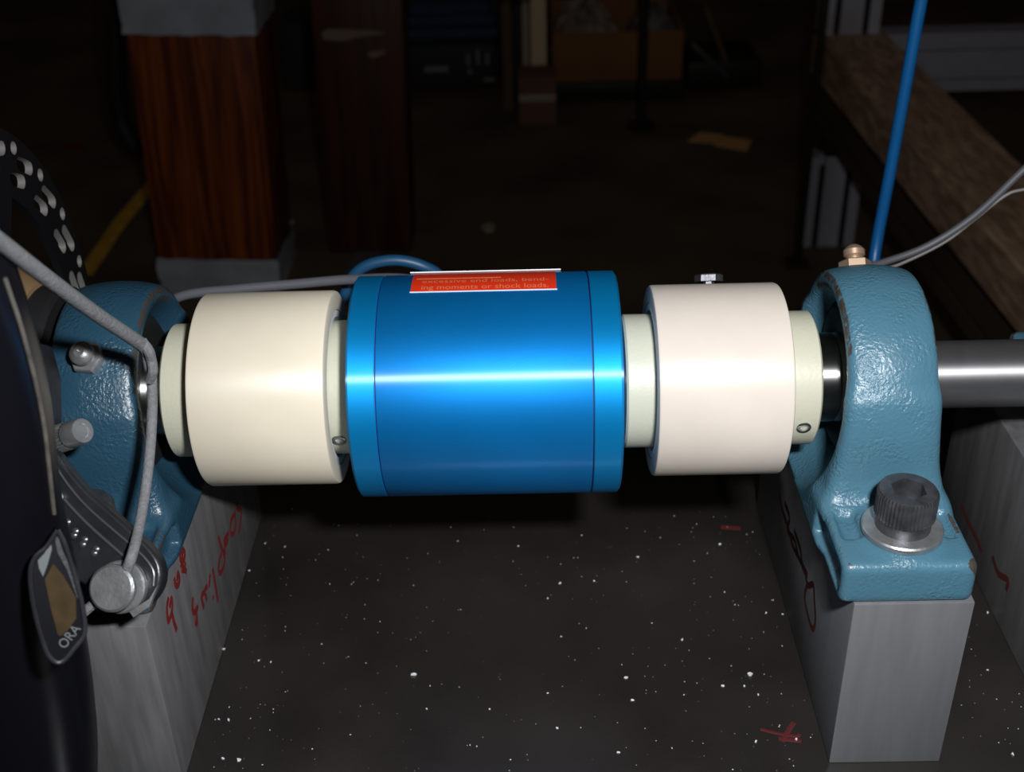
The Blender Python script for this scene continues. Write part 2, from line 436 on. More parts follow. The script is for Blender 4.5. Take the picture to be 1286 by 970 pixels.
# ------------------------------------------------------------------ pillow block housing (distance field, one casting)
def surface_nets(F, o, st):
    s = F < 0
    nx, ny, nz = F.shape
    acc = np.zeros((nx-1, ny-1, nz-1, 3)); cnt = np.zeros((nx-1, ny-1, nz-1))
    def sl(a): return F[a[0]:nx-1+a[0], a[1]:ny-1+a[1], a[2]:nz-1+a[2]]
    C8 = [(i, j, k) for i in (0, 1) for j in (0, 1) for k in (0, 1)]
    for a in C8:
        for ax in range(3):
            if a[ax] == 0:
                b_ = list(a); b_[ax] = 1
                fa, fb = sl(a), sl(b_)
                mk = (fa < 0) != (fb < 0)
                t_ = np.where(mk, fa/np.where(mk, fa-fb, 1), 0)
                for d in range(3):
                    acc[..., d] += np.where(mk, a[d]+(t_ if d == ax else 0), 0)
                cnt += mk
    act = cnt > 0
    idx = -np.ones(act.shape, int); idx[act] = np.arange(act.sum())
    I = np.argwhere(act)
    V = (I + acc[act]/cnt[act][:, None])*st + np.array(o)
    faces = []
    for ax in range(3):
        u_, v_ = (ax+1) % 3, (ax+2) % 3
        a = [slice(None)]*3; b_ = [slice(None)]*3
        a[ax] = slice(0, -1); b_[ax] = slice(1, None)
        ch = s[tuple(a)] != s[tuple(b_)]
        E = np.argwhere(ch)
        for d in (u_, v_):
            E = E[(E[:, d] > 0) & (E[:, d] < F.shape[d]-1)]
        ins = s[tuple(E.T)]
        du = np.zeros(3, int); du[u_] = 1; dv = np.zeros(3, int); dv[v_] = 1
        q = [idx[tuple((E-du-dv).T)], idx[tuple((E-dv).T)], idx[tuple(E.T)], idx[tuple((E-du).T)]]
        q = np.stack(q, 1); q[~ins] = q[~ins][:, ::-1]
        faces.append(q)
    return V, np.concatenate(faces)
def smin(a, b_, k):
    h_ = np.clip(0.5+0.5*(b_-a)/k, 0, 1); return b_*(1-h_)+a*h_-k*h_*(1-h_)
def smax(a, b_, k): return -smin(-a, -b_, k)
def rbox(X, Y, Z, c, d, r):
    qx, qy, qz = np.abs(X-c[0])-d[0]+r, np.abs(Y-c[1])-d[1]+r, np.abs(Z-c[2])-d[2]+r
    return np.sqrt(np.maximum(qx, 0)**2+np.maximum(qy, 0)**2+np.maximum(qz, 0)**2)+np.minimum(np.maximum(qx, np.maximum(qy, qz)), 0)-r
def make_housing():
    st = 0.8
    xs = np.arange(-20.4, 20.5, st); ys = np.arange(-65.2, 65.3, st); zs = np.arange(-1.7, 69.5, st)
    X, Y, Z = np.meshgrid(xs, ys, zs, indexing='ij')
    aY, aX = np.abs(Y), np.abs(X)
    rr = np.sqrt(Y**2+(Z-33.3)**2)
    rw = 12.3
    a = rr-33+0.012*X**2; b_ = aX-rw
    ring = smax(a, b_, 2.2)
    # column below the ring, widening toward the foot
    half = np.interp(Z, [0, 12, 24, 36, 48], [18.4, 17.4, 14.6, 12.6, 12.0])
    yh = np.interp(Z, [0, 12, 20, 33, 46], [40, 37, 34.4, 33.0, 30.0])
    colm = smax(smax(aX-half, aY-yh, 4), smax(Z-44, -Z, 1), 3)
    body = smin(ring, colm, 4)
    foot = rbox(X, Y, Z, (0, 0, 6.3), (18.0, 62.5, 6.7), 2.4)
    foot = smax(foot, -Z, 0.6)
    body = smin(body, foot, 4.0)
    # boss under the washer
    boss = smax(np.sqrt(X**2+(aY-48.5)**2)-12.0, np.maximum(Z-13.6, -Z), 1.0)
    body = smin(body, boss, 1.6)
    # bore with flared mouth
    bore = np.minimum(rr-22.5, rr-(22.5+np.maximum(aX-6.5, 0)*0.85))
    body = smax(body, -bore, 0.8)
    # pockets in the flanks of the foot, dents beside the bolt
    for sx in (-1, 1):
        for sy in (-1, 1):
            pk = rbox(X, Y, Z, (sx*19.2, sy*47, 6.2), (3.6, 12.5, 3.6), 1.2)
            body = smax(body, -pk, 1.0)
            de = rbox(X, Y, Z, (sx*12.6, sy*45.0, 14.4), (2.6, 5.6, 3.0), 0.8)
            body = smax(body, -de, 1.0)
    V, Fq = surface_nets(body, (xs[0], ys[0], zs[0]), st)
    me = bpy.data.meshes.new('housing')
    me.from_pydata([tuple(p) for p in V*S], [], [tuple(int(i) for i in f) for f in Fq])
    me.polygons.foreach_set('use_smooth', [True]*len(me.polygons))
    me.update()
    bm = bmesh.new(); bm.from_mesh(me)
    for _ in range(3): bmesh.ops.smooth_vert(bm, verts=bm.verts[:], factor=0.5, use_axis_x=True, use_axis_y=True, use_axis_z=True)
    bm.to_mesh(me); bm.free()
    return me
HOUSING = make_housing()

def cap_screw(t, x, y, z):
    sc = MB()
    # washer separate; head with knurled rim and hexagon socket
    k = MB(); k.lathe([(0, 4), (0, 7.3), (3.4, 7.4), (3.9, 8.05), (10.9, 8.05), (11.8, 7.5), (12, 7.0), (12, 6.0), (12, 5.0)], (x, y, z+2), (0, 0, 1), 96, tooth=(7.9, 0.5))
    # drop the lathe's end caps: the socket replaces the upper one
    k.f.pop(); k.mi.pop()
    n = 96; base = len(k.v)
    a = Vector((0, 0, 1)); u = a.orthogonal().normalized(); v_ = a.cross(u)
    def hexr(an, R_):
        an = (an % (math.pi/3))-math.pi/6; return R_*math.cos(math.pi/6)/math.cos(an)
    ring1, ring2 = [], []
    for i in range(n):
        an = 2*math.pi*i/n; d = u*math.cos(an)+v_*math.sin(an); R_ = hexr(an+0.3, 4.8)
        ring1.append(tuple(Vector((x, y, z+14))+d*R_)); ring2.append(tuple(Vector((x, y, z+8.5))+d*R_))
    last = base-n
    k.v.extend(ring1+ring2)
    for i in range(n):
        j = (i+1) % n
        k.f.append((last+i, last+j, base+j, base+i)); k.mi.append(0)
        k.f.append((base+i, base+j, base+n+j, base+n+i)); k.mi.append(0)
    k.f.append(tuple(base+n+i for i in range(n))); k.mi.append(0)
    o = k.build('cap_screw', BLACKOX, t, sharp=28)
    MB().lathe([(0, 6), (0, 10.5), (0.4, 10.8), (1.6, 10.8), (2.05, 10.4), (2.05, 6)], (x, y, z), (0, 0, 1), 56).build('washer', ZINC, t)
    return o

def pillow(x, rot, label, paint, nip_mat, proto=None):
    t = thing('pillow_block', label, 'bearing', (x, 0, HB), 'pillow block bearings')
    o = new_obj('housing', HOUSING, t)
    o.material_slots  # slot on object so the casting is shared
    if not HOUSING.materials: HOUSING.materials.append(PAINT)
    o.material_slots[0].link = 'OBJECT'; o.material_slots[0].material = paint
    c = (x, 0, H)
    MB().lathe([(-7.5, 12.5), (-8.2, 14), (-8.2, 20.5), (-6.5, 23.2), (6.5, 23.2), (8.2, 20.5), (8.2, 14), (7.5, 12.5)], c).build('bearing_seal', SEAL, t)
    MB().lathe([(-15.6, 10.2), (-16, 10.7), (-16, 12.6), (-15.4, 13.2), (-9.8, 13.2), (-9.4, 12.7), (-8.6, 13.2), (14.6, 13.2), (15.2, 12.6), (15.2, 10.7), (14.8, 10.2)], c).build('inner_ring', CHROME, t)
    # grease nipple on the shoulder of the ring
    d = np.array([0, 0.68, 0.733]); p = np.array(c)+d*32.2
    nb = MB().lathe([(0, 4.8), (3.0, 4.8), (3.4, 4.4)], p, d, 6).build('nipple_hexagon', nip_mat, t, sharp=20)
    MB().lathe([(3.2, 2.4), (4.4, 2.4), (5.0, 3.2), (6.6, 3.25), (7.6, 2.5), (8.3, 1.4), (8.3, 0.6), (7.8, 0.0)], p, d, 28).build('nipple_ball', nip_mat, nb)
    for sy in (-1, 1):
        cap_screw(t, x+(0.8 if rot == 0 and x > 0 else 0), sy*48.5, HB+13.6)
    t.rotation_euler = (0, 0, rot)
    return t
pillow(110.6, 0.0, 'light blue pillow block bearing with large socket bolt, right of the white coupling', PAINT, BRASS)
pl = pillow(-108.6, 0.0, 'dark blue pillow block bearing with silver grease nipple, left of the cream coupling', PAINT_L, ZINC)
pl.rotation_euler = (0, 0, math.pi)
pillow(196.5, 0.0, 'blue pillow block bearing barely showing at right picture edge', PAINT, BRASS)

# ------------------------------------------------------------------ shafts
def shaft(x0, x1, label, name='shaft'):
    o = MB().lathe([(x0, 9.4), (x0+0.6, 10), (x1-0.6, 10), (x1, 9.4)], (0, 0, H)).build(name, STEEL, None, org=(0, 0, 0))
    return tag(o, label, 'shaft')
shaft(88.0, 330, 'polished steel shaft running out of the right bearing', 'steel_shaft')
shaft(-185, -88.0, 'steel shaft carrying the brake disc, through the left bearing', 'steel_shaft')

# ------------------------------------------------------------------ couplings
def coupling(x0, x1, R_, h0, h1, rh, label, m_, inner, outer, screw):
    # inner/outer hub order: the hub next to the sensor, the hub next to the bearing
    t = thing('shaft_coupling', label, 'coupling', ((x0+x1)/2, 0, H-R_), 'nylon gear couplings')
    sgn = 1 if inner > 0 else -1
    prof = [(x0, 23.2), (x0, R_-0.9), (x0+0.25, R_-0.3), (x0+0.9, R_), (x1-0.9, R_), (x1-0.25, R_-0.3), (x1, R_-0.9), (x1, 23.2),
            (x1-1.6, 23.0), (x1-1.8, 20.3), (x0+1.8, 20.3), (x0+1.6, 23.0)]
    sl = MB().lathe(prof, (0, 0, H), n=128, closed=True).build('sleeve', m_, t, sharp=35)
    for xe in (x0+0.9, x1-0.9):
        ring = MB().lathe([(xe-0.7, 22.9), (xe-0.7, 21.0), (xe+0.6, 21.0), (xe+0.6, 22.9)], (0, 0, H), n=96, closed=True).build('retaining_ring', WHITE, t)
    xm = (x0+x1)/2
    for (a, b_) in ((h0, xm-0.5), (xm+0.5, h1)):
        hb = MB().lathe([(a, 10.05), (a, rh-0.8), (a+0.6, rh), (b_-0.6, rh), (b_, rh-0.8), (b_, 10.05)], (0, 0, H), n=96, closed=True).build('hub', HUB, t)
        for (sx, ang) in screw:
            if a <= sx <= b_:
                d = np.array([0, math.cos(ang), math.sin(ang)])
                p = np.array([sx, 0, H])+d*(rh-0.9)
                s1 = MB().lathe([(0, 2.1), (1.1, 2.1), (1.25, 1.8), (1.2, 1.1), (0.2, 1.0), (0.2, 0.0)], p, d, 24).build('set_screw', CHROME, hb)
    return t
a_l = math.atan2(88.0-H, -18.8); a_r = math.atan2(89.4-H, -19.2)
coupling(-83.4, -45.0, 28.8, -93.4, -39.6, 19.9, 'cream nylon shaft coupling between the dark blue bearing and blue cylinder', NYLON, -1, 1, [(-43.6, a_l)])
cp = coupling(47.2, 84.6, 28.3, 39.0, 94.2, 19.8, 'white nylon shaft coupling between the blue cylinder and light blue bearing', NYLON_W, 1, 1, [(89.6, a_r)])
# dull hexagon screw on the far shoulder of the white coupling
d = np.array([0, math.cos(math.radians(58)), math.sin(math.radians(58))])
pp = np.array([65.5, 0, H])+d*27.8
MB().lathe([(0, 1.6), (1.2, 1.6), (1.2, 4.2), (3.0, 4.2), (3.4, 3.7)], pp, d, 6).build('clamp_screw', BLACKOX, cp)

# ------------------------------------------------------------------ torque sensor
RT_ = 32.8
t = thing('torque_sensor', 'bright blue anodised cylindrical sensor with red warning label, between the couplings', 'sensor', (0, 0, H-RT_))
MB().lathe([(-30.2, 30), (-30.2, RT_-0.25), (-29.9, RT_), (28.5, RT_), (28.8, RT_-0.25), (28.8, 30)], (0, 0, H), n=160).build('body', BLUE, t, sharp=50)
MB().lathe([(-30.6, 31.9), (29.2, 31.9)], (0, 0, H), n=128).build('groove', GROOVE, t)
MB().lathe([(-38.5, 12), (-38.5, RT_-1.0), (-37.8, RT_), (-30.75, RT_), (-30.55, RT_-0.25), (-30.55, 30)], (0, 0, H), n=160).build('end_cap', BLUE_CAP, t, sharp=50)
MB().lathe([(29.15, 30), (29.15, RT_-0.25), (29.35, RT_), (36.6, RT_), (37.3, RT_-1.0), (37.3, 12)], (0, 0, H), n=160).build('end_cap', BLUE_CAP, t, sharp=50)
MB().lathe([(-46, 10), (46, 10)], (0, 0, H)).build('sensor_shaft', STEEL, t)
def cyl(x, ang, r): return np.array([x, r*math.cos(ang), H+r*math.sin(ang)])
def patch(x0, x1, a0, a1, r0, r1, name, material, par, n=24):
    b = MB(); vs = []
    for i in range(n+1):
        an = math.radians(a0+(a1-a0)*i/n)
        vs += [cyl(x0, an, r0), cyl(x1, an, r0), cyl(x1, an, r1), cyl(x0, an, r1)]
    fs = []
    for i in range(n):
        for k in range(4):
            k2 = (k+1) % 4; fs.append((4*i+k, 4*i+k2, 4*i+4+k2, 4*i+4+k))
    fs += [(3, 2, 1, 0), (4*n, 4*n+1, 4*n+2, 4*n+3)]
    b.add(vs, fs); return b.build(name, material, par)
patch(-21.6, 20.0, 96.0, 95.2, RT_-0.05, RT_+0.09, 'label_border', WHITE, t)
lab = patch(-21.4, 19.8, 95.4, 52, RT_-0.05, RT_+0.08, 'warning_label', REDLABEL, t)
def on_lab(x0, a0, sx=1.0):
    return lambda x, y: cyl(x0+x*sx, math.radians(a0)-y/RT_, RT_+0.12)
for ln, a0 in (('ing moments or shock loads.', 93.6), ('excessive end loads, bend-', 86.4), ('Avoid overload, torque,', 79.0)):
    if ln.startswith('Avoid'): continue
    o, wd = text_mesh(ln, 3.7, on_lab(0, a0), 'label_text', LTXT, lab)
    bpy.data.objects.remove(o)
    text_mesh(ln, 3.7, on_lab(-18.6, a0, 36.2/wd), 'label_text', LTXT, lab)
patch(-20.2, 4.0, 80.6, 79.4, RT_, RT_+0.12, 'label_rule', LTXT, lab)
# flat white rating plate on the far shoulder
ac = math.radians(50); nn = np.array([0, math.cos(ac), math.sin(ac)]); tt = np.array([0, -math.sin(ac), math.cos(ac)])
pc = np.array([-0.8, 0, H])+nn*(RT_+0.2)
MB().prism([pc+np.array([sx*22.4, 0, 0])+tt*sy*5.6 for sx, sy in ((-1, -1), (1, -1), (1, 1), (-1, 1))], nn*0.3).build('rating_plate', WHITE, t)

# ------------------------------------------------------------------ brake disc on the left shaft
def make_rotor():
    t = thing('brake_disc', 'black slotted brake disc at left picture edge behind the grey cord', 'brake disc', (-146, 0, H-80))
    cu = bpy.data.curves.new('r', 'CURVE'); cu.dimensions = '2D'; cu.fill_mode = 'BOTH'; cu.extrude = 1.2
    def loop(pts):
        sp = cu.splines.new('POLY'); sp.points.add(len(pts)-1); sp.use_cyclic_u = True
        for q, p in zip(sp.points, pts): q.co = (p[0], p[1], 0, 1)
    def circ(r, n=120): return [(r*math.cos(2*math.pi*i/n), r*math.sin(2*math.pi*i/n)) for i in range(n)]
    loop(circ(79.5, 160))
    def slot(r, a, ln, wd, tilt):
        c = np.array([r*math.cos(a), r*math.sin(a)]); ta = a+math.pi/2+tilt
        e = np.array([math.cos(ta), math.sin(ta)]); f = np.array([-e[1], e[0]]); out = []
        for k in range(9):
            q = -math.pi/2+math.pi*k/8; out.append(c+e*(ln/2-wd/2+math.cos(q)*wd/2)+f*math.sin(q)*wd/2)
        for k in range(9):
            q = math.pi/2+math.pi*k/8; out.append(c+e*(-ln/2+wd/2+math.cos(q)*wd/2)+f*math.sin(q)*wd/2)
        return out
    N_ = 23
    for i in range(N_):
        a = 2*math.pi*i/N_+0.02
        loop(slot(75.6, a+0.085, 4.4, 4.0, 0)); loop(slot(72.8, a-0.03, 12.0, 4.4, 0.2)); loop(slot(66.5, a+0.03, 11.0, 4.4, 0.2))
    for i in range(6):       # large openings between the spokes
        a0, a1 = 2*math.pi*i/6+0.12, 2*math.pi*(i+1)/6-0.12
        pts = [(60*math.cos(a0+(a1-a0)*k/14), 60*math.sin(a0+(a1-a0)*k/14)) for k in range(15)]
        pts += [(38*math.cos(a1-(a1-a0)*k/10), 38*math.sin(a1-(a1-a0)*k/10)) for k in range(11)]
        loop(pts)
    loop(circ(20, 60))
    ob = bpy.data.objects.new('r', cu); COL.objects.link(ob)
    dg = bpy.context.evaluated_depsgraph_get(); me = ob.evaluated_get(dg).to_mesh()
    V = [(v.co.x, v.co.y, v.co.z) for v in me.vertices]; Fs = [tuple(p.vertices) for p in me.polygons]; Nm = [tuple(p.normal) for p in me.polygons]
    ob.evaluated_get(dg).to_mesh_clear(); bpy.data.objects.remove(ob); bpy.data.curves.remove(cu)
    b = MB()
    b.add([(-146+z, x, H+y) for x, y, z in V], Fs)
    for i, f in enumerate(Fs):
        c = np.mean([V[k] for k in f], axis=0)
        rr = math.hypot(c[0], c[1])
        b.mi[i] = 1 if (abs(Nm[i][2]) < 0.5 and 60.8 < rr < 79.0) else 0
    b.build('disc', [ROTBLK, ROTEDGE], t, fix=False)
    MB().lathe([(-130.5, 12), (-130.5, 32.5), (-129.5, 33), (-125, 32), (-123.5, 30.5), (-123.5, 12)], (0, 0, H), n=80, closed=True).build('hub_flange', SEAL, t)
    MB().lathe([(-144.8, 12), (-144.8, 38), (-143, 38.8), (-132, 34.5), (-130.6, 33.8), (-130.6, 12)], (0, 0, H), n=80, closed=True).build('bronze_hub', mat('bronze_hub', (0.30, 0.19, 0.10), 0.5, 0.2), t)
make_rotor()

# ------------------------------------------------------------------ fork leg and brake caliper
edge = [(-22, 250), (10, 345), (34, 420), (57, 520), (71, 640), (92, 740), (100, 800), (108, 850), (114, 900), (118, 960), (116, 1060)]
YL = -96.0
E3 = [at(u, v, 'y', YL) for u, v in edge]
t = thing('fork_leg', 'glossy black fork leg with tan and pale decal at left picture edge', 'fork leg', (E3[4][0]-28, YL, 0))
FORK = t
b = MB(); n = 48; vs = []; fs = []
prof = spline(E3, 4)
prof = [p for p in prof if p[2] > 0.2]; last = prof[-1].copy(); last[2] = 0.0; prof.append(last)
for p in prof:
    a_, b2 = 27.0, 16.0
    for k in range(n):
        an = 2*math.pi*k/n; ca, sa = math.cos(an), math.sin(an)
        ex = 0.75
        vs.append((p[0]-a_*1.0+a_*math.copysign(abs(ca)**ex, ca), YL+b2*math.copysign(abs(sa)**ex, sa), p[2]))
for i in range(len(prof)-1):
    for k in range(n):
        k2 = (k+1) % n; fs.append((i*n+k, i*n+k2, (i+1)*n+k2, (i+1)*n+k))
fs.append(tuple(range(n))); fs.append(tuple((len(prof)-1)*n+k for k in range(n)))
b.add(vs, fs); b.build('leg_tube', GLOSSBLK, t)
MB().tube([p+np.array([0.2, -2.0, 0.3]) for p in spline(E3[1:5], 8)], 0.5, 8).build('worn_rib', WORN, t)
# decal tab: raised rim around a recessed panel
P0 = at(75, 755, 'y', YL-17.5); NW = np.array([0.42, -0.78, 0.46]); NW = NW/np.linalg.norm(NW)
def W(u, v, lift=0.0): return on_plane(u, v, P0, NW)+NW*lift
rim = [(72, 666), (58, 687), (44, 700), (38, 722), (43, 765), (56, 812), (66, 829), (78, 831), (94, 813), (106, 795), (104, 765), (95, 728), (82, 687), (72, 666)]
pan = spline([W(u, v, 0.0) for u, v in rim], 5)[:-1]
MB().prism(pan, -NW*7).build('decal_panel', GLOSSBLK, t)
MB().tube(spline([W(u, v, 0.2) for u, v in rim], 5), 0.55, 8).build('panel_rim', CASTBLK, t)
MB().prism([W(u, v, 0.25) for u, v in ((67, 708), (56, 728), (64, 766), (72.5, 797), (76, 799), (84, 793), (95.7, 776.5), (95, 750), (80, 724))], -NW*0.5).build('tan_panel', TAN, t)
MB().prism([W(u, v, 0.25) for u, v in ((47.4, 704), (49, 714), (54, 724.5), (60, 708), (65, 690), (64, 682), (55, 696))], -NW*0.5).build('pale_panel', PALEDEC, t)
MB().prism([W(u, v, 0.25) for u, v in ((69, 676), (72, 694), (84, 716), (97, 752), (100, 752), (88, 712), (78, 690), (73, 674))], -NW*0.5).build('pale_strip', CASTBLK, t)
o0 = W(81, 816, 0.3); ex = W(106, 785, 0.3)-o0; ex /= np.linalg.norm(ex); ey = np.cross(NW, ex)
text_mesh('ORA', 3.0, lambda x, y: o0+ex*x*0.85+ey*y, 'decal_text', PALEDEC, t)

t = thing('brake_caliper', 'black brake caliper arm with silver cable clamp bolt in front of left bearing', 'brake caliper', tuple(at(150, 760, 'y', -70)))
PC = at(150, 737, 'y', -76); NA = np.array([-0.10, -0.80, 0.60]); NA /= np.linalg.norm(NA)
def A(u, v, lift=0.0): return on_plane(u, v, PC, NA)+NA*lift
arm = [(30, 420), (42, 440), (50, 462), (51, 505), (58, 548), (82, 585), (110, 618), (131, 636), (162, 664), (191, 692), (202, 714), (200, 738), (186, 758), (164, 768), (141, 757), (122, 743), (100, 732), (80, 720), (55, 690), (30, 640), (15, 560), (12, 460)]
poly = [A(u, v) for u, v in arm]
sm = spline(poly+[poly[0]], 3)[:-1]
MB().prism(sm, -NA*5).build('lever_arm', CASTBLK, t, bevel=0.8)
MB().tube(spline([A(u, v, 0.1) for u, v in ((52, 545), (68, 581), (88, 612), (114, 641), (159, 680), (182, 701), (193, 718), (193, 736))], 6), 0.38, 8).build('arm_ridge', RIDGE, t)
MB().tube(spline([A(u, v, 0.1) for u, v in ((50, 575), (61, 601), (86, 633), (113, 661), (156, 699), (176, 714), (184, 730))], 6), 0.45, 8).build('arm_ridge', RIDGE, t)
for u, v in ((85, 656), (82, 661), (95, 667.5), (93, 672.5), (106.5, 678), (104, 684), (121, 690), (118.4, 695)):
    MB().lathe([(0, 0.95), (0.3, 0.9), (0.6, 0.5), (0.7, 0.0)], A(u, v), NA, 12).build('raised_dot', RIDGE, t)
MB().lathe([(0, 2.0), (1.2, 2.0), (1.5, 1.6), (1.5, 0.9), (0.6, 0.8), (0.6, 0)], A(73, 625), NA, 20).build('adjuster_screw', BLACKOX, t)
q = A(154, 737)
MB().lathe([(0, 6.6), (1.6, 6.6), (2.0, 6.2), (2.0, 0)], q, NA, 40).build('clamp_washer', ZINC, t)
MB().lathe([(2.0, 3.4), (4.2, 3.4), (4.2, 5.6), (5.0, 5.9), (6.2, 5.8), (6.7, 5.2), (6.75, 0)], q, NA, 48).build('clamp_bolt', ZINC, t)
MB().prism([A(u, v, 1.2) for u, v in ((165, 768), (190, 752), (200, 735), (190, 762), (170, 775))], -NA*1.2).build('clamp_plate', ZINC, t)
# splined pin pointing out of the arm
p1 = at(104, 541, 'y', -52); p0 = at(50, 560, 'y', -45); ax = p1-p0; Lp = np.linalg.norm(ax); ax /= Lp
MB().lathe([(-3, 3.7), (Lp*0.72, 3.7), (Lp*0.73, 3.45), (Lp*0.95, 3.45), (Lp, 3.1), (Lp, 1.9), (Lp-0.3, 1.7), (Lp-0.3, 0)], p0, ax, 48, tooth=(3.6, 0.8)).build('splined_pin', ZINC, t, sharp=25)
# lower black body of the caliper behind the leg
bp = [A(u, v, -4.8) for u, v in ((18, 450), (34, 425), (46, 470), (47, 530), (30, 600), (5, 560))]
MB().prism(bp, -NA*9).build('caliper_body', CASTBLK, t, bevel=1.0)

# ------------------------------------------------------------------ grey cord
P = [at(-40, 276, 'y', -112), at(0, 304, 'y', -98), at(60, 350, 'y', -80), at(120, 394, 'y', -61), at(165, 424, 'y', -47), at(183, 438, 'y', -42), at(188, 455, 'y', -41),
     at(191, 480, 'y', -41), at(191, 520, 'y', -44), at(188, 570, 'y', -50), at(182, 620, 'y', -58), at(174, 665, 'y', -68), at(165, 700, 'y', -77), A(160, 728, 2.9)]
t = thing('tied_string', 'grey cord running from left picture edge around the dark blue bearing to clamp bolt', 'cord', tuple(P[-1]))
MB().tube(spline(P, 8), 1.7, 12, rfun=lambda k: 1.75 if k < 0.5 else 1.35).build('strand', CORD, t)
kn = spline([at(178, 428, 'y', -43), at(186, 440, 'y', -43.8), at(190, 452, 'y', -43), at(192, 466, 'y', -43.5), at(188, 478, 'y', -42.5)], 5)
MB().tube(kn, 1.3, 10).build('twist', CORD, t)
tl = [A(150, 742, 2.9), A(138, 747, 2.8), A(124, 757, 2.4), A(104, 774, 2.0), A(92, 784, 2.0)]
MB().tube(spline(tl, 5), 1.25, 10).build('cord_tail', CORD, t)

# ------------------------------------------------------------------ cables and hoses behind
def cable(pts, r, name, material, label, cat='cable', n=8):
    P = spline(pts, 8)
    o = MB().tube(P, r, 12).build(name, material, None, org=tuple(np.mean(P, axis=0)))
    return tag(o, label, cat)
cable([at(190, 392, 'y', 60), at(232, 371, 'y', 60), at(300, 363, 'y', 60), at(370, 357, 'y', 60), at(445, 351, 'y', 58), at(520, 352, 'y', 50), at(600, 380, 'y', 36)], 1.7, 'signal_cable', GREYCABLE, 'grey cable passing behind the cream coupling into the blue sensor')
cable([at(430, 380, 'y', 70), at(440, 352, 'y', 70), at(460, 334, 'y', 70), at(495, 327, 'y', 70), at(530, 334, 'y', 70), at(556, 352, 'y', 70), at(570, 400, 'y', 60)], 2.0, 'blue_loop', BLUECABLE, 'blue cable looping up behind the blue sensor')
cable([at(1176, -90, 'y', 200), at(1157, 0, 'y', 200), at(1137, 110, 'y', 200), at(1118, 215, 'y', 200), at(1098, 325, 'y', 195), at(1090, 420, 'y', 165), (158, 125, 2.8), (150, 100, 2.7)], 2.6, 'blue_hose', BLUEHOSE, 'bright blue air hose rising behind the right bearing', 'hose')
cable([at(1340, 165, 'y', 120), at(1286, 213, 'y', 120), at(1225, 270, 'y', 120), at(1165, 309, 'y', 120), at(1105, 331, 'y', 118), at(1050, 345, 'y', 110), at(1000, 400, 'y', 100), (86, 85, 1.8)], 1.4, 'sensor_cable', GREYCABLE, 'grey cable curving in from right edge behind the right bearing')
cable([at(1340, 230, 'y', 124), at(1286, 238, 'y', 124), at(1262, 246, 'y', 124), at(1225, 275, 'y', 124), at(1185, 305, 'y', 124), at(1130, 332, 'y', 122), at(1080, 350, 'y', 115), at(1020, 420, 'y', 105), (92, 95, 1.0)], 0.55, 'thin_wire', WHITEWIRE, 'thin pale wire below the grey cable at right')

# ------------------------------------------------------------------ metal chips on the bed
def chip_mesh(big):
    b = MB(); n = 5; sc = 1.0
    vs = [(math.cos(2*math.pi*k/n+rng.uniform(-.4, .4))*rng.uniform(.4, 1), math.sin(2*math.pi*k/n)*rng.uniform(.3, .8), rng.uniform(0, .25)) for k in range(n)]
    vs += [(x*0.9, y*0.9, z+0.25) for x, y, z in vs]
    b.add(vs, [tuple(range(n)), tuple(range(2*n-1, n-1, -1))]+[(k, k+n, (k+1) % n+n, (k+1) % n) for k in range(n)])
    return b
big = [(519, 848, 1.3), (942, 848, 1.5), (935, 862, 0.6), (908, 862, .8), (952, 873, .6), (1000, 929, .7), (949, 932, .7), (801, 700, .8), (703, 733, .7), (688, 752, .6), (746, 730, .5),
       (281, 816, .7), (287, 905, .7), (300, 955, 1.1), (280, 953, .7), (700, 915, .7), (794, 880, .8), (786, 852, .9), (777, 946, .7), (904, 684, .8), (857, 804, .7), (688, 871, .5), (705, 800, .5), (536, 891, .5), (367, 640, .5),
       (325, 830, .6), (313, 717, .5), (333, 683, .5), (358, 687, .5), (275, 904, .5), (340, 832, .5), (615, 891, .5), (575, 680, .4), (651, 686, .5), (962, 770, .6), (983, 772, .5), (1006, 830, .4), (1205, 757, .5), (1240, 770, .6), (1240, 842, .6), (1272, 948, .9), (1172, 945, .8), (967, 655, .6), (910, 744, .4)]
meshes = [chip_mesh(1) for _ in range(6)]
protos = []
for i in range(6):
    me = bpy.data.meshes.new('metal_chip')
    me.from_pydata([tuple(np.array(p)*S) for p in meshes[i].v], [], meshes[i].f); me.materials.append(CHIP); protos.append(me)
for i, (u, v, r) in enumerate(big):
    p = at(u, v, 'z', 0.0)
    o = new_obj('metal_chip', protos[i % 6], None); o.location = Vector((p[0], p[1], 0.02))*S
    if abs(o.location.x) < -1: continue
    o.scale = (r, r, r); o.rotation_euler = (0, 0, rng.uniform(0, 6.28))
    o.location = Vector((p[0], p[1], 0.0))*S
    lab_ = {0: 'pale metal chip alone on the open bed plate below the blue sensor', 1: 'largest bright metal chip on the bed plate beside right riser block', 13: 'bright metal chip at the bottom picture edge near left riser block'}
    tag(o, lab_.get(i, 'tiny bright metal chip lying on the dark bed plate'), 'metal chip', 'metal chips on the bed plate')
b = MB()
for i in range(620):
    x, y = rng.uniform(-89, 95), rng.uniform(-72, 60)
    if rng.random() > 0.35+0.65*abs(x)/95: continue
    q = meshes[i % 6]; r = 0.10+0.26*rng.random()**3; a = rng.uniform(0, 6.28); ca, sa = math.cos(a), math.sin(a)
    b.add([(x+(px*ca-py*sa)*r, y+(px*sa+py*ca)*r, pz*r) for px, py, pz in q.v], q.f)
for i in range(60):
    x, y = rng.uniform(131, 164), rng.uniform(-60, 40); q = meshes[i % 6]; r = 0.12+0.2*rng.random()**2
    b.add([(x+px*r, y+py*r, pz*r) for px, py, pz in q.v], q.f)
tag(b.build('swarf', CHIP), 'fine metal swarf specks sprinkled over the dark bed plate', 'swarf', kind='stuff')

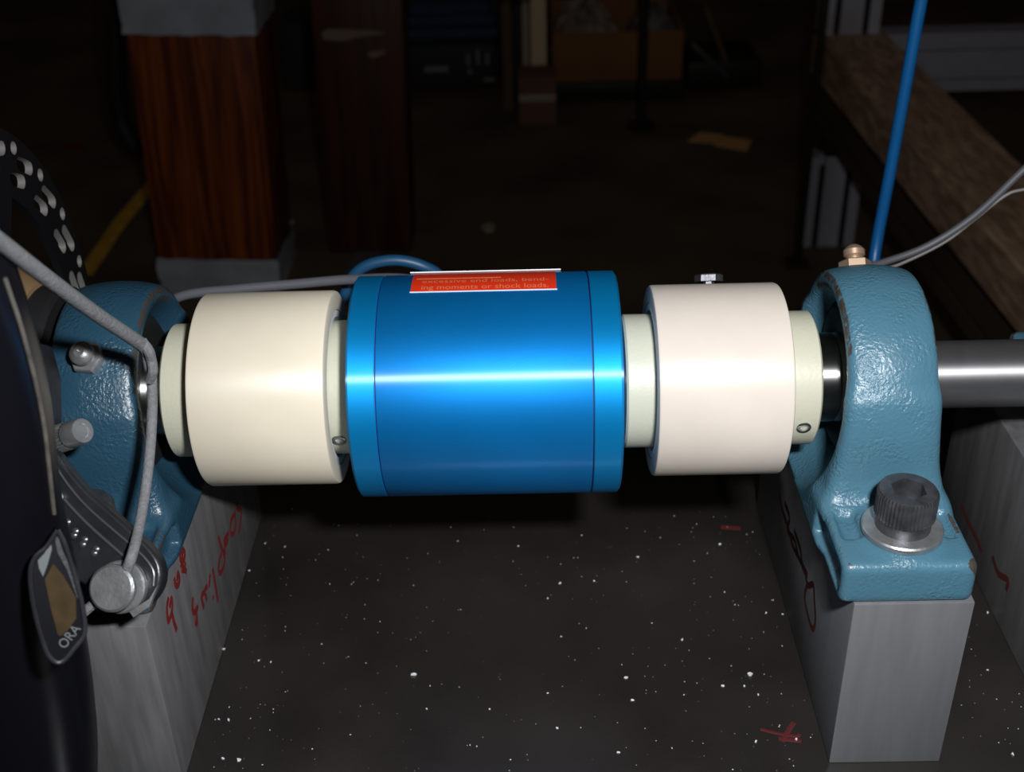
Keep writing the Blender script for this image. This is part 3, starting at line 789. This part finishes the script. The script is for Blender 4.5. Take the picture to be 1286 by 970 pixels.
# ------------------------------------------------------------------ background: posts
def post(u0, u1, vb, yb, depth, ztop, lean, label, m_, tape_px, name):
    a, c = at(u0, vb, 'z', FZ), at(u1, vb, 'z', FZ)
    x0, x1, y0 = a[0], c[0], (a[1]+c[1])/2
    t = thing(name, label, 'post', ((x0+x1)/2, y0+depth/2, FZ))
    MB().box(((x0+x1)/2, y0+depth/2, (FZ+ztop)/2), (x1-x0, depth, ztop-FZ), 2).build('board', m_, t)
    for v0, v1 in tape_px:
        za, zb = at((u0+u1)/2, v1, 'y', y0)[2], at((u0+u1)/2, v0, 'y', y0)[2]
        za = max(za, FZ+1)
        b = MB(); w_ = (x1-x0)/2+1.5; dd = depth/2+1.5; cx_, cy_ = (x0+x1)/2, y0+depth/2
        nz = 8; per = []
        for (xx, yy) in [(-w_+2*w_*k/10, -dd) for k in range(10)]+[(w_, -dd+2*dd*k/8) for k in range(8)]+[(w_-2*w_*k/10, dd) for k in range(10)]+[(-w_, dd-2*dd*k/8) for k in range(8)]:
            per.append((xx, yy))
        vs = []
        for j in range(nz+1):
            for (xx, yy) in per:
                s_ = 1+rng.uniform(0, 0.045)
                vs.append((cx_+xx*s_, cy_+yy*s_, za+(zb-za)*j/nz+rng.uniform(-1.5, 1.5)))
        k_ = len(per)
        b.add(vs, [(j*k_+i, j*k_+(i+1) % k_, (j+1)*k_+(i+1) % k_, (j+1)*k_+i) for j in range(nz) for i in range(k_)])
        b.build('duct_tape_band', DUCT, t)
    t.rotation_euler = (0, lean, 0)
    return t
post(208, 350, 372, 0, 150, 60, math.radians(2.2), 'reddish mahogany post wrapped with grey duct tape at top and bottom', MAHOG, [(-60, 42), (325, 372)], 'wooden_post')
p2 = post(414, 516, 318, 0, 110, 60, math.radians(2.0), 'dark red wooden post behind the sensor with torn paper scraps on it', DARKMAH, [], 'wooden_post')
yy = ORG[p2.name][1]-55-1.0
for pts in (((404, 40), (412, 36), (470, 38), (486, 42), (450, 47), (430, 52), (406, 50)), ((462, 66), (480, 63), (486, 66), (470, 73), (463, 71))):
    ps = [at(u, v, 'y', yy-2) for u, v in pts]
    o = MB().prism(ps, (0, 3.0, 0)).build('paper_scrap', mat('paper_scrap', (0.22, 0.16, 0.11), 0.8), None, org=ORG[p2.name])
    mw = Matrix.Rotation(math.radians(2.0), 4, 'Y').inverted()
    o.data.transform(mw); o.parent = p2; o.location = (0, 0, 0)

def floor_poly(px, name, material, label, cat, th=1.5, group=None):
    ps = [at(u, v, 'z', FZ) for u, v in px]; c = np.mean(ps, axis=0)
    o = MB().prism(ps, (0, 0, th)).build(name, material, None, org=tuple(c))
    return tag(o, label, cat, group)
floor_poly([(96, 345), (117, 345), (156, 286), (197, 236), (187, 227), (146, 274)], 'yellow_floor_tape', YELLOW, 'strip of yellow tape on the floor left of the mahogany post', 'floor tape')
floor_poly([(476, 258), (500, 258), (485, 300), (470, 345), (432, 345), (452, 305)], 'grey_floor_strip', mat('grey_strip', (0.13, 0.125, 0.125), 0.7), 'dull grey strip lying on the floor beside the dark post', 'floor strip', 3)
floor_poly([(878, 167), (905, 169), (912, 173), (898, 180), (864, 178)], 'cardboard_scrap', PAPER, 'left piece of torn kraft card on the dark floor', 'cardboard scrap')
floor_poly([(912, 172), (944, 177), (938, 190), (896, 183)], 'cardboard_scrap', PAPER, 'right piece of torn kraft card on the dark floor', 'cardboard scrap')
floor_poly([(604, 287), (612, 282), (622, 284), (620, 291), (610, 292)], 'floor_crumb', CREAM2, 'small pale crumb on floor above the sensor', 'debris', 4)
floor_poly([(80, 182), (104, 181), (106, 187), (84, 189)], 'red_floor_scrap', RED, 'small dim red scrap on floor at far left', 'debris', 3)

# hanging black strap left of the mahogany post
P = [at(150, -30, 'y', 1700), at(146, 40, 'y', 1700), at(147, 110, 'y', 1700), at(152, 150, 'y', 1700), at(168, 183, 'y', 1700), at(190, 190, 'y', 1720), at(205, 176, 'y', 1735)]
o = MB().tube(spline(P, 6), 16, 12).build('black_strap', SEAL, None, org=tuple(P[0])); tag(o, 'thick black hose hanging in a curve left of the mahogany post', 'hose')

# ------------------------------------------------------------------ background: boxes and clutter on the floor
def crate(u0, u1, vt, vb, depth, name, material, label, cat, tape=None, bev=4):
    a, c = at(u0, vb, 'z', FZ), at(u1, vb, 'z', FZ); y0 = (a[1]+c[1])/2
    zt = at((u0+u1)/2, vt, 'y', y0)[2]
    t = thing(name, label, cat, ((a[0]+c[0])/2, y0+depth/2, FZ))
    MB().box(((a[0]+c[0])/2, y0+depth/2, (FZ+zt)/2), (c[0]-a[0], depth, zt-FZ), bev).build('body', material, t)
    return t, a[0], c[0], y0, zt
# low dark pallet with the cardboard box on it
t, x0, x1, y0, zt = crate(693, 858, 103, 127, 420, 'low_pallet', DARKMET, 'low dark pallet under the cardboard box', 'pallet')
ztop = at(775, 40, 'y', y0+10)[2]
bx = thing('cardboard_box', 'brown cardboard box with crumpled sheeting inside, on the low pallet', 'box', ((x0+x1)/2, y0+160, zt))
for (cx_, cy_, dx, dy) in (((x0+x1)/2, y0+12, x1-x0-6, 5), ((x0+x1)/2, y0+310, x1-x0-6, 5), (x0+5, y0+160, 5, 292), (x1-5, y0+160, 5, 292)):
    MB().box((cx_, cy_, (zt+ztop)/2), (dx, dy, ztop-zt), 1).build('side_panel', CARD, bx)
MB().box(((x0+x1)/2, y0+160, zt+4), (x1-x0-12, 292, 5)).build('bottom_panel', CARD, bx)
for (uu, vv, rx, rz, mm, lab_) in ((733, 22, 76, 60, PLASTIC, 'crumpled pale plastic sheeting heaped in the left of the cardboard box'), (820, 20, 58, 45, mat('grey_rag', (0.20, 0.185, 0.19), 0.7, var=0.4, vscale=20), 'crumpled dark grey rag heaped in the right of the cardboard box')):
    c = at(uu, vv+18, 'y', y0+150)
    b = MB(); vs = []; nu, nv = 28, 14
    for j in range(nv+1):
        th = math.pi*j/nv
        for i in range(nu):
            ph = 2*math.pi*i/nu; k = 1+rng.uniform(-.14, .14)
            vs.append((c[0]+rx*math.sin(th)*math.cos(ph)*k, y0+150+100*math.sin(th)*math.sin(ph)*k, max(zt+8, c[2]-30+(rz+40)*math.cos(th)*k)))
    b.add(vs, [(j*nu+i, j*nu+(i+1) % nu, (j+1)*nu+(i+1) % nu, (j+1)*nu+i) for j in range(nv) for i in range(nu)])
    tag(b.build('crumpled_sheet', mm, None, org=(c[0], y0+150, zt+8)), lab_, 'sheeting')
# small brown box in front of upright boards
t, x0, x1, y0, zt = crate(652, 699, 97, 158, 90, 'small_carton', CARDDK, 'small dark brown carton in front of the upright cream boards', 'box')
MB().box(((x0+x1)/2, y0-0.5, (FZ+zt)/2+8), (x1-x0-2, 2, 16), 0.4).build('tape_strip', CREAM2, t)
def board(u0, u1, vt, y0, depth, m_, label):
    p, q_ = at(u0, 60, 'y', y0), at(u1, 60, 'y', y0); zt = at((u0+u1)/2, vt, 'y', y0)[2]
    wd = q_[0]-p[0]; r = wd*0.45; cx_ = (p[0]+q_[0])/2
    poly = [(p[0], y0, FZ), (q_[0], y0, FZ)]
    for k in range(9):
        an = math.pi*k/8; poly.append((cx_+wd/2*math.cos(an), y0, zt-r+r*math.sin(an)))
    o = MB().prism(poly, (0, depth, 0)).build('upright_board', m_, None, org=(cx_, y0+depth/2, FZ))
    return tag(o, label, 'board', 'upright boards behind the carton')
yb = y0+105
board(667, 686, -6, yb, 200, CREAM, 'widest cream upright board behind the small carton')
board(656, 665, 4, yb+3, 200, CREAM2, 'thin greyish board standing beside the widest cream board')
board(645, 654, 8, yb+6, 190, DARKMET, 'dark thin upright board between two paler boards')
board(631, 643, 4, yb+9, 190, mat('brown_board', (0.13, 0.075, 0.035), 0.7), 'leftmost brown upright board behind the small carton')
# black bag with folded navy cloth, left of the boards
t, x0, x1, y0, zt = crate(508, 628, 55, 112, 220, 'black_bag', BAGBLK, 'black bag with small pale print behind the dark post', 'bag', bev=18)
for (uu, vv, du, dv) in ((548, 87, 30, 7), (588, 75, 5, 14), (600, 72, 5, 18), (612, 74, 5, 16), (590, 90, 6, 6), (614, 100, 14, 4)):
    p, q_ = at(uu-du/2, vv-dv/2, 'y', y0-1), at(uu+du/2, vv+dv/2, 'y', y0-1)
    MB().box(((p[0]+q_[0])/2, y0-0.5, (p[2]+q_[2])/2), (abs(q_[0]-p[0]), 1.4, abs(p[2]-q_[2]))).build('print_patch', GREYPRINT, t)
for i, (dz, dy, ln) in enumerate(((0, 0, 1.0), (26, 12, .94), (50, 20, .84))):
    o = MB().box(((x0+x1)/2, y0+110+dy, zt+13+dz), ((x1-x0)*ln, 170, 26), 10, seg=3).build('folded_cloth', BAGBLUE, None, org=((x0+x1)/2, y0+110, zt+dz))
    tag(o, ['lowest folded navy cloth on the black bag', 'middle folded navy cloth on the black bag', 'topmost folded navy cloth on the black bag'][i], 'cloth', 'folded cloths on the bag')
# black box between the two posts
crate(358, 410, 30, 114, 160, 'black_case', BAGBLK, 'black upright case between the two wooden posts', 'case', bev=6)
# dark stand pole in front of the cardboard box
q_ = at(805, 160, 'z', FZ)
t = thing('stand_pole', 'slim black pole standing in front of the cardboard box', 'pole', tuple(q_))
MB().lathe([(FZ+10, 9), (FZ+900, 9)], (q_[0], q_[1], 0), (0, 0, 1), 20).build('tube', SEAL, t)
MB().lathe([(FZ, 28), (FZ+8, 28), (FZ+14, 16), (FZ+14, 9)], (q_[0], q_[1], 0), (0, 0, 1), 32).build('foot_disc', SEAL, t)
# clutter to the right of the box
t, x0, x1, y0, zt = crate(862, 955, 78, 112, 180, 'tool_bin', DARKMET, 'low dark bin holding offcuts, right of the cardboard box', 'bin')
for (pa, pb, r, mm, nm, lab_, cat) in (((886, 8), (912, 78), 12, mat('stick_wood', (0.15, 0.085, 0.03), 0.7), 'wooden_stick', 'tan wooden stick leaning out of the dark bin', 'stick'),
                                     ((868, 54), (914, 96), 16, mat('pale_bar', (0.075, 0.07, 0.072), 0.5), 'grey_bar', 'grey bar slanting across the front of dark bin', 'bar')):
    a, c = at(*pa, 'y', y0-16), at(*pb, 'y', y0-18)
    dvec = Vector(c-a); rotm = dvec.to_track_quat('Z', 'Y').to_matrix()
    o = MB().box((0, 0, 0), (r*1.4, r*0.8, dvec.length), 2, rot=rotm).build(nm, mm, None)
    o.location = Vector((a+c)/2)*S; tag(o, lab_, cat)

# ------------------------------------------------------------------ background: profile frame with timber beam
def profile(p0, p1, wd, dp, name, parent, wdir, mm=None):
    """slotted aluminium profile from p0 to p1; wd across wdir, dp across the other"""
    p0, p1 = np.array(p0, float), np.array(p1, float); a = (p1-p0)/np.linalg.norm(p1-p0)
    u = np.array(wdir, float); v = np.cross(a, u)
    s = wd/90.0; pts = []
    def side(x): return x*s
    xs = [-45, -27.5, -27.5, -17.5, -17.5, 17.5, 17.5, 27.5, 27.5, 45]; ds = [0, 0, 14, 14, 0, 0, 14, 14, 0, 0]
    h2 = dp/2
    for x, d in zip(xs, ds): pts.append(p0+u*side(x)-v*(h2-d))
    for x, d in zip(reversed(xs), reversed(ds)): pts.append(p0+u*side(x)+v*(h2-d))
    return MB().prism(pts, p1-p0).build(name, mm or ALUP, parent, sharp=20)
ALUP = mat('anodised_profile', (0.50, 0.50, 0.56), 0.5, 0.3, var=0.05)
YF = 1590
fx0, fx1 = at(1008, 300, 'y', YF)[0], at(1080, 300, 'y', YF)[0]
fc = (fx0+fx1)/2-12
zbeam = -243.0
t = thing('profile_frame', 'slotted aluminium profile frame carrying the weathered timber beam', 'frame', (fc, YF, FZ))
profile((fc, YF, FZ), (fc, YF, -440), 88, 45, 'leg_profile', t, (1, 0, 0))
MB().box((fc+4, YF, -418), (52, 44, 44), 3).build('joint_bracket', DARKMET, t)
profile((fc+22, 620, -350), (fc-4, YF+22, -350), 90, 60, 'side_rail', t, (0, 0, 1), mat('brown_rail', (0.09, 0.062, 0.042), 0.6))
profile((fc-2, YF+5, zbeam), (fc-2, YF+5, 350), 88, 45, 'upright_profile', t, (1, 0, 0))
profile((fc+40, YF+75, -312), (1500, YF+75, -312), 96, 45, 'cross_rail', t, (0, 0, 1))
profile((1250, YF+75, FZ), (1250, YF+75, -360), 88, 45, 'leg_profile', t, (1, 0, 0))
MB().box((fc+30, 640, (FZ-395)/2), (60, 45, -395-FZ), 2).build('leg_profile', DARKMET, t)
MB().box((fc+36, YF+42, -312), (30, 50, 80), 2).build('joint_bracket', DARKMET, t)
for (za, zb, yy_) in ((FZ+2, -458, YF), (zbeam+2, 348, YF+5)):  # black strips added in the front slots, standing in for their shade
    for sx in (-22.0, 22.0):
        MB().box((fc+sx-(2 if yy_ > YF else 0), yy_-14.5, (za+zb)/2), (9.6, 10, zb-za)).build('slot_shade_strip', SEAL, t)
# beam
b = MB()
q = [(490, 620), (592, 620), (572, YF-12), (462, YF-12)]
b.prism([(x, y, zbeam-60) for x, y in q], (0, 0, 60))
o = b.build('timber_beam', TIMBER, None, org=(525, 1100, zbeam-60), bevel=3); tag(o, 'weathered brown timber beam running away on the aluminium profile frame', 'beam')
# dark upright rod beside the frame
q_ = at(1001, 332, 'z', FZ)
t = thing('steel_rod', 'thin dark steel rod standing just left of the profile frame', 'rod', tuple(q_))
MB().box((q_[0], q_[1], FZ+450), (11, 11, 900), 1).build('tube', DARKMET, t)
MB().box((q_[0], q_[1], FZ+3), (34, 34, 6), 1).build('foot_plate', DARKMET, t)
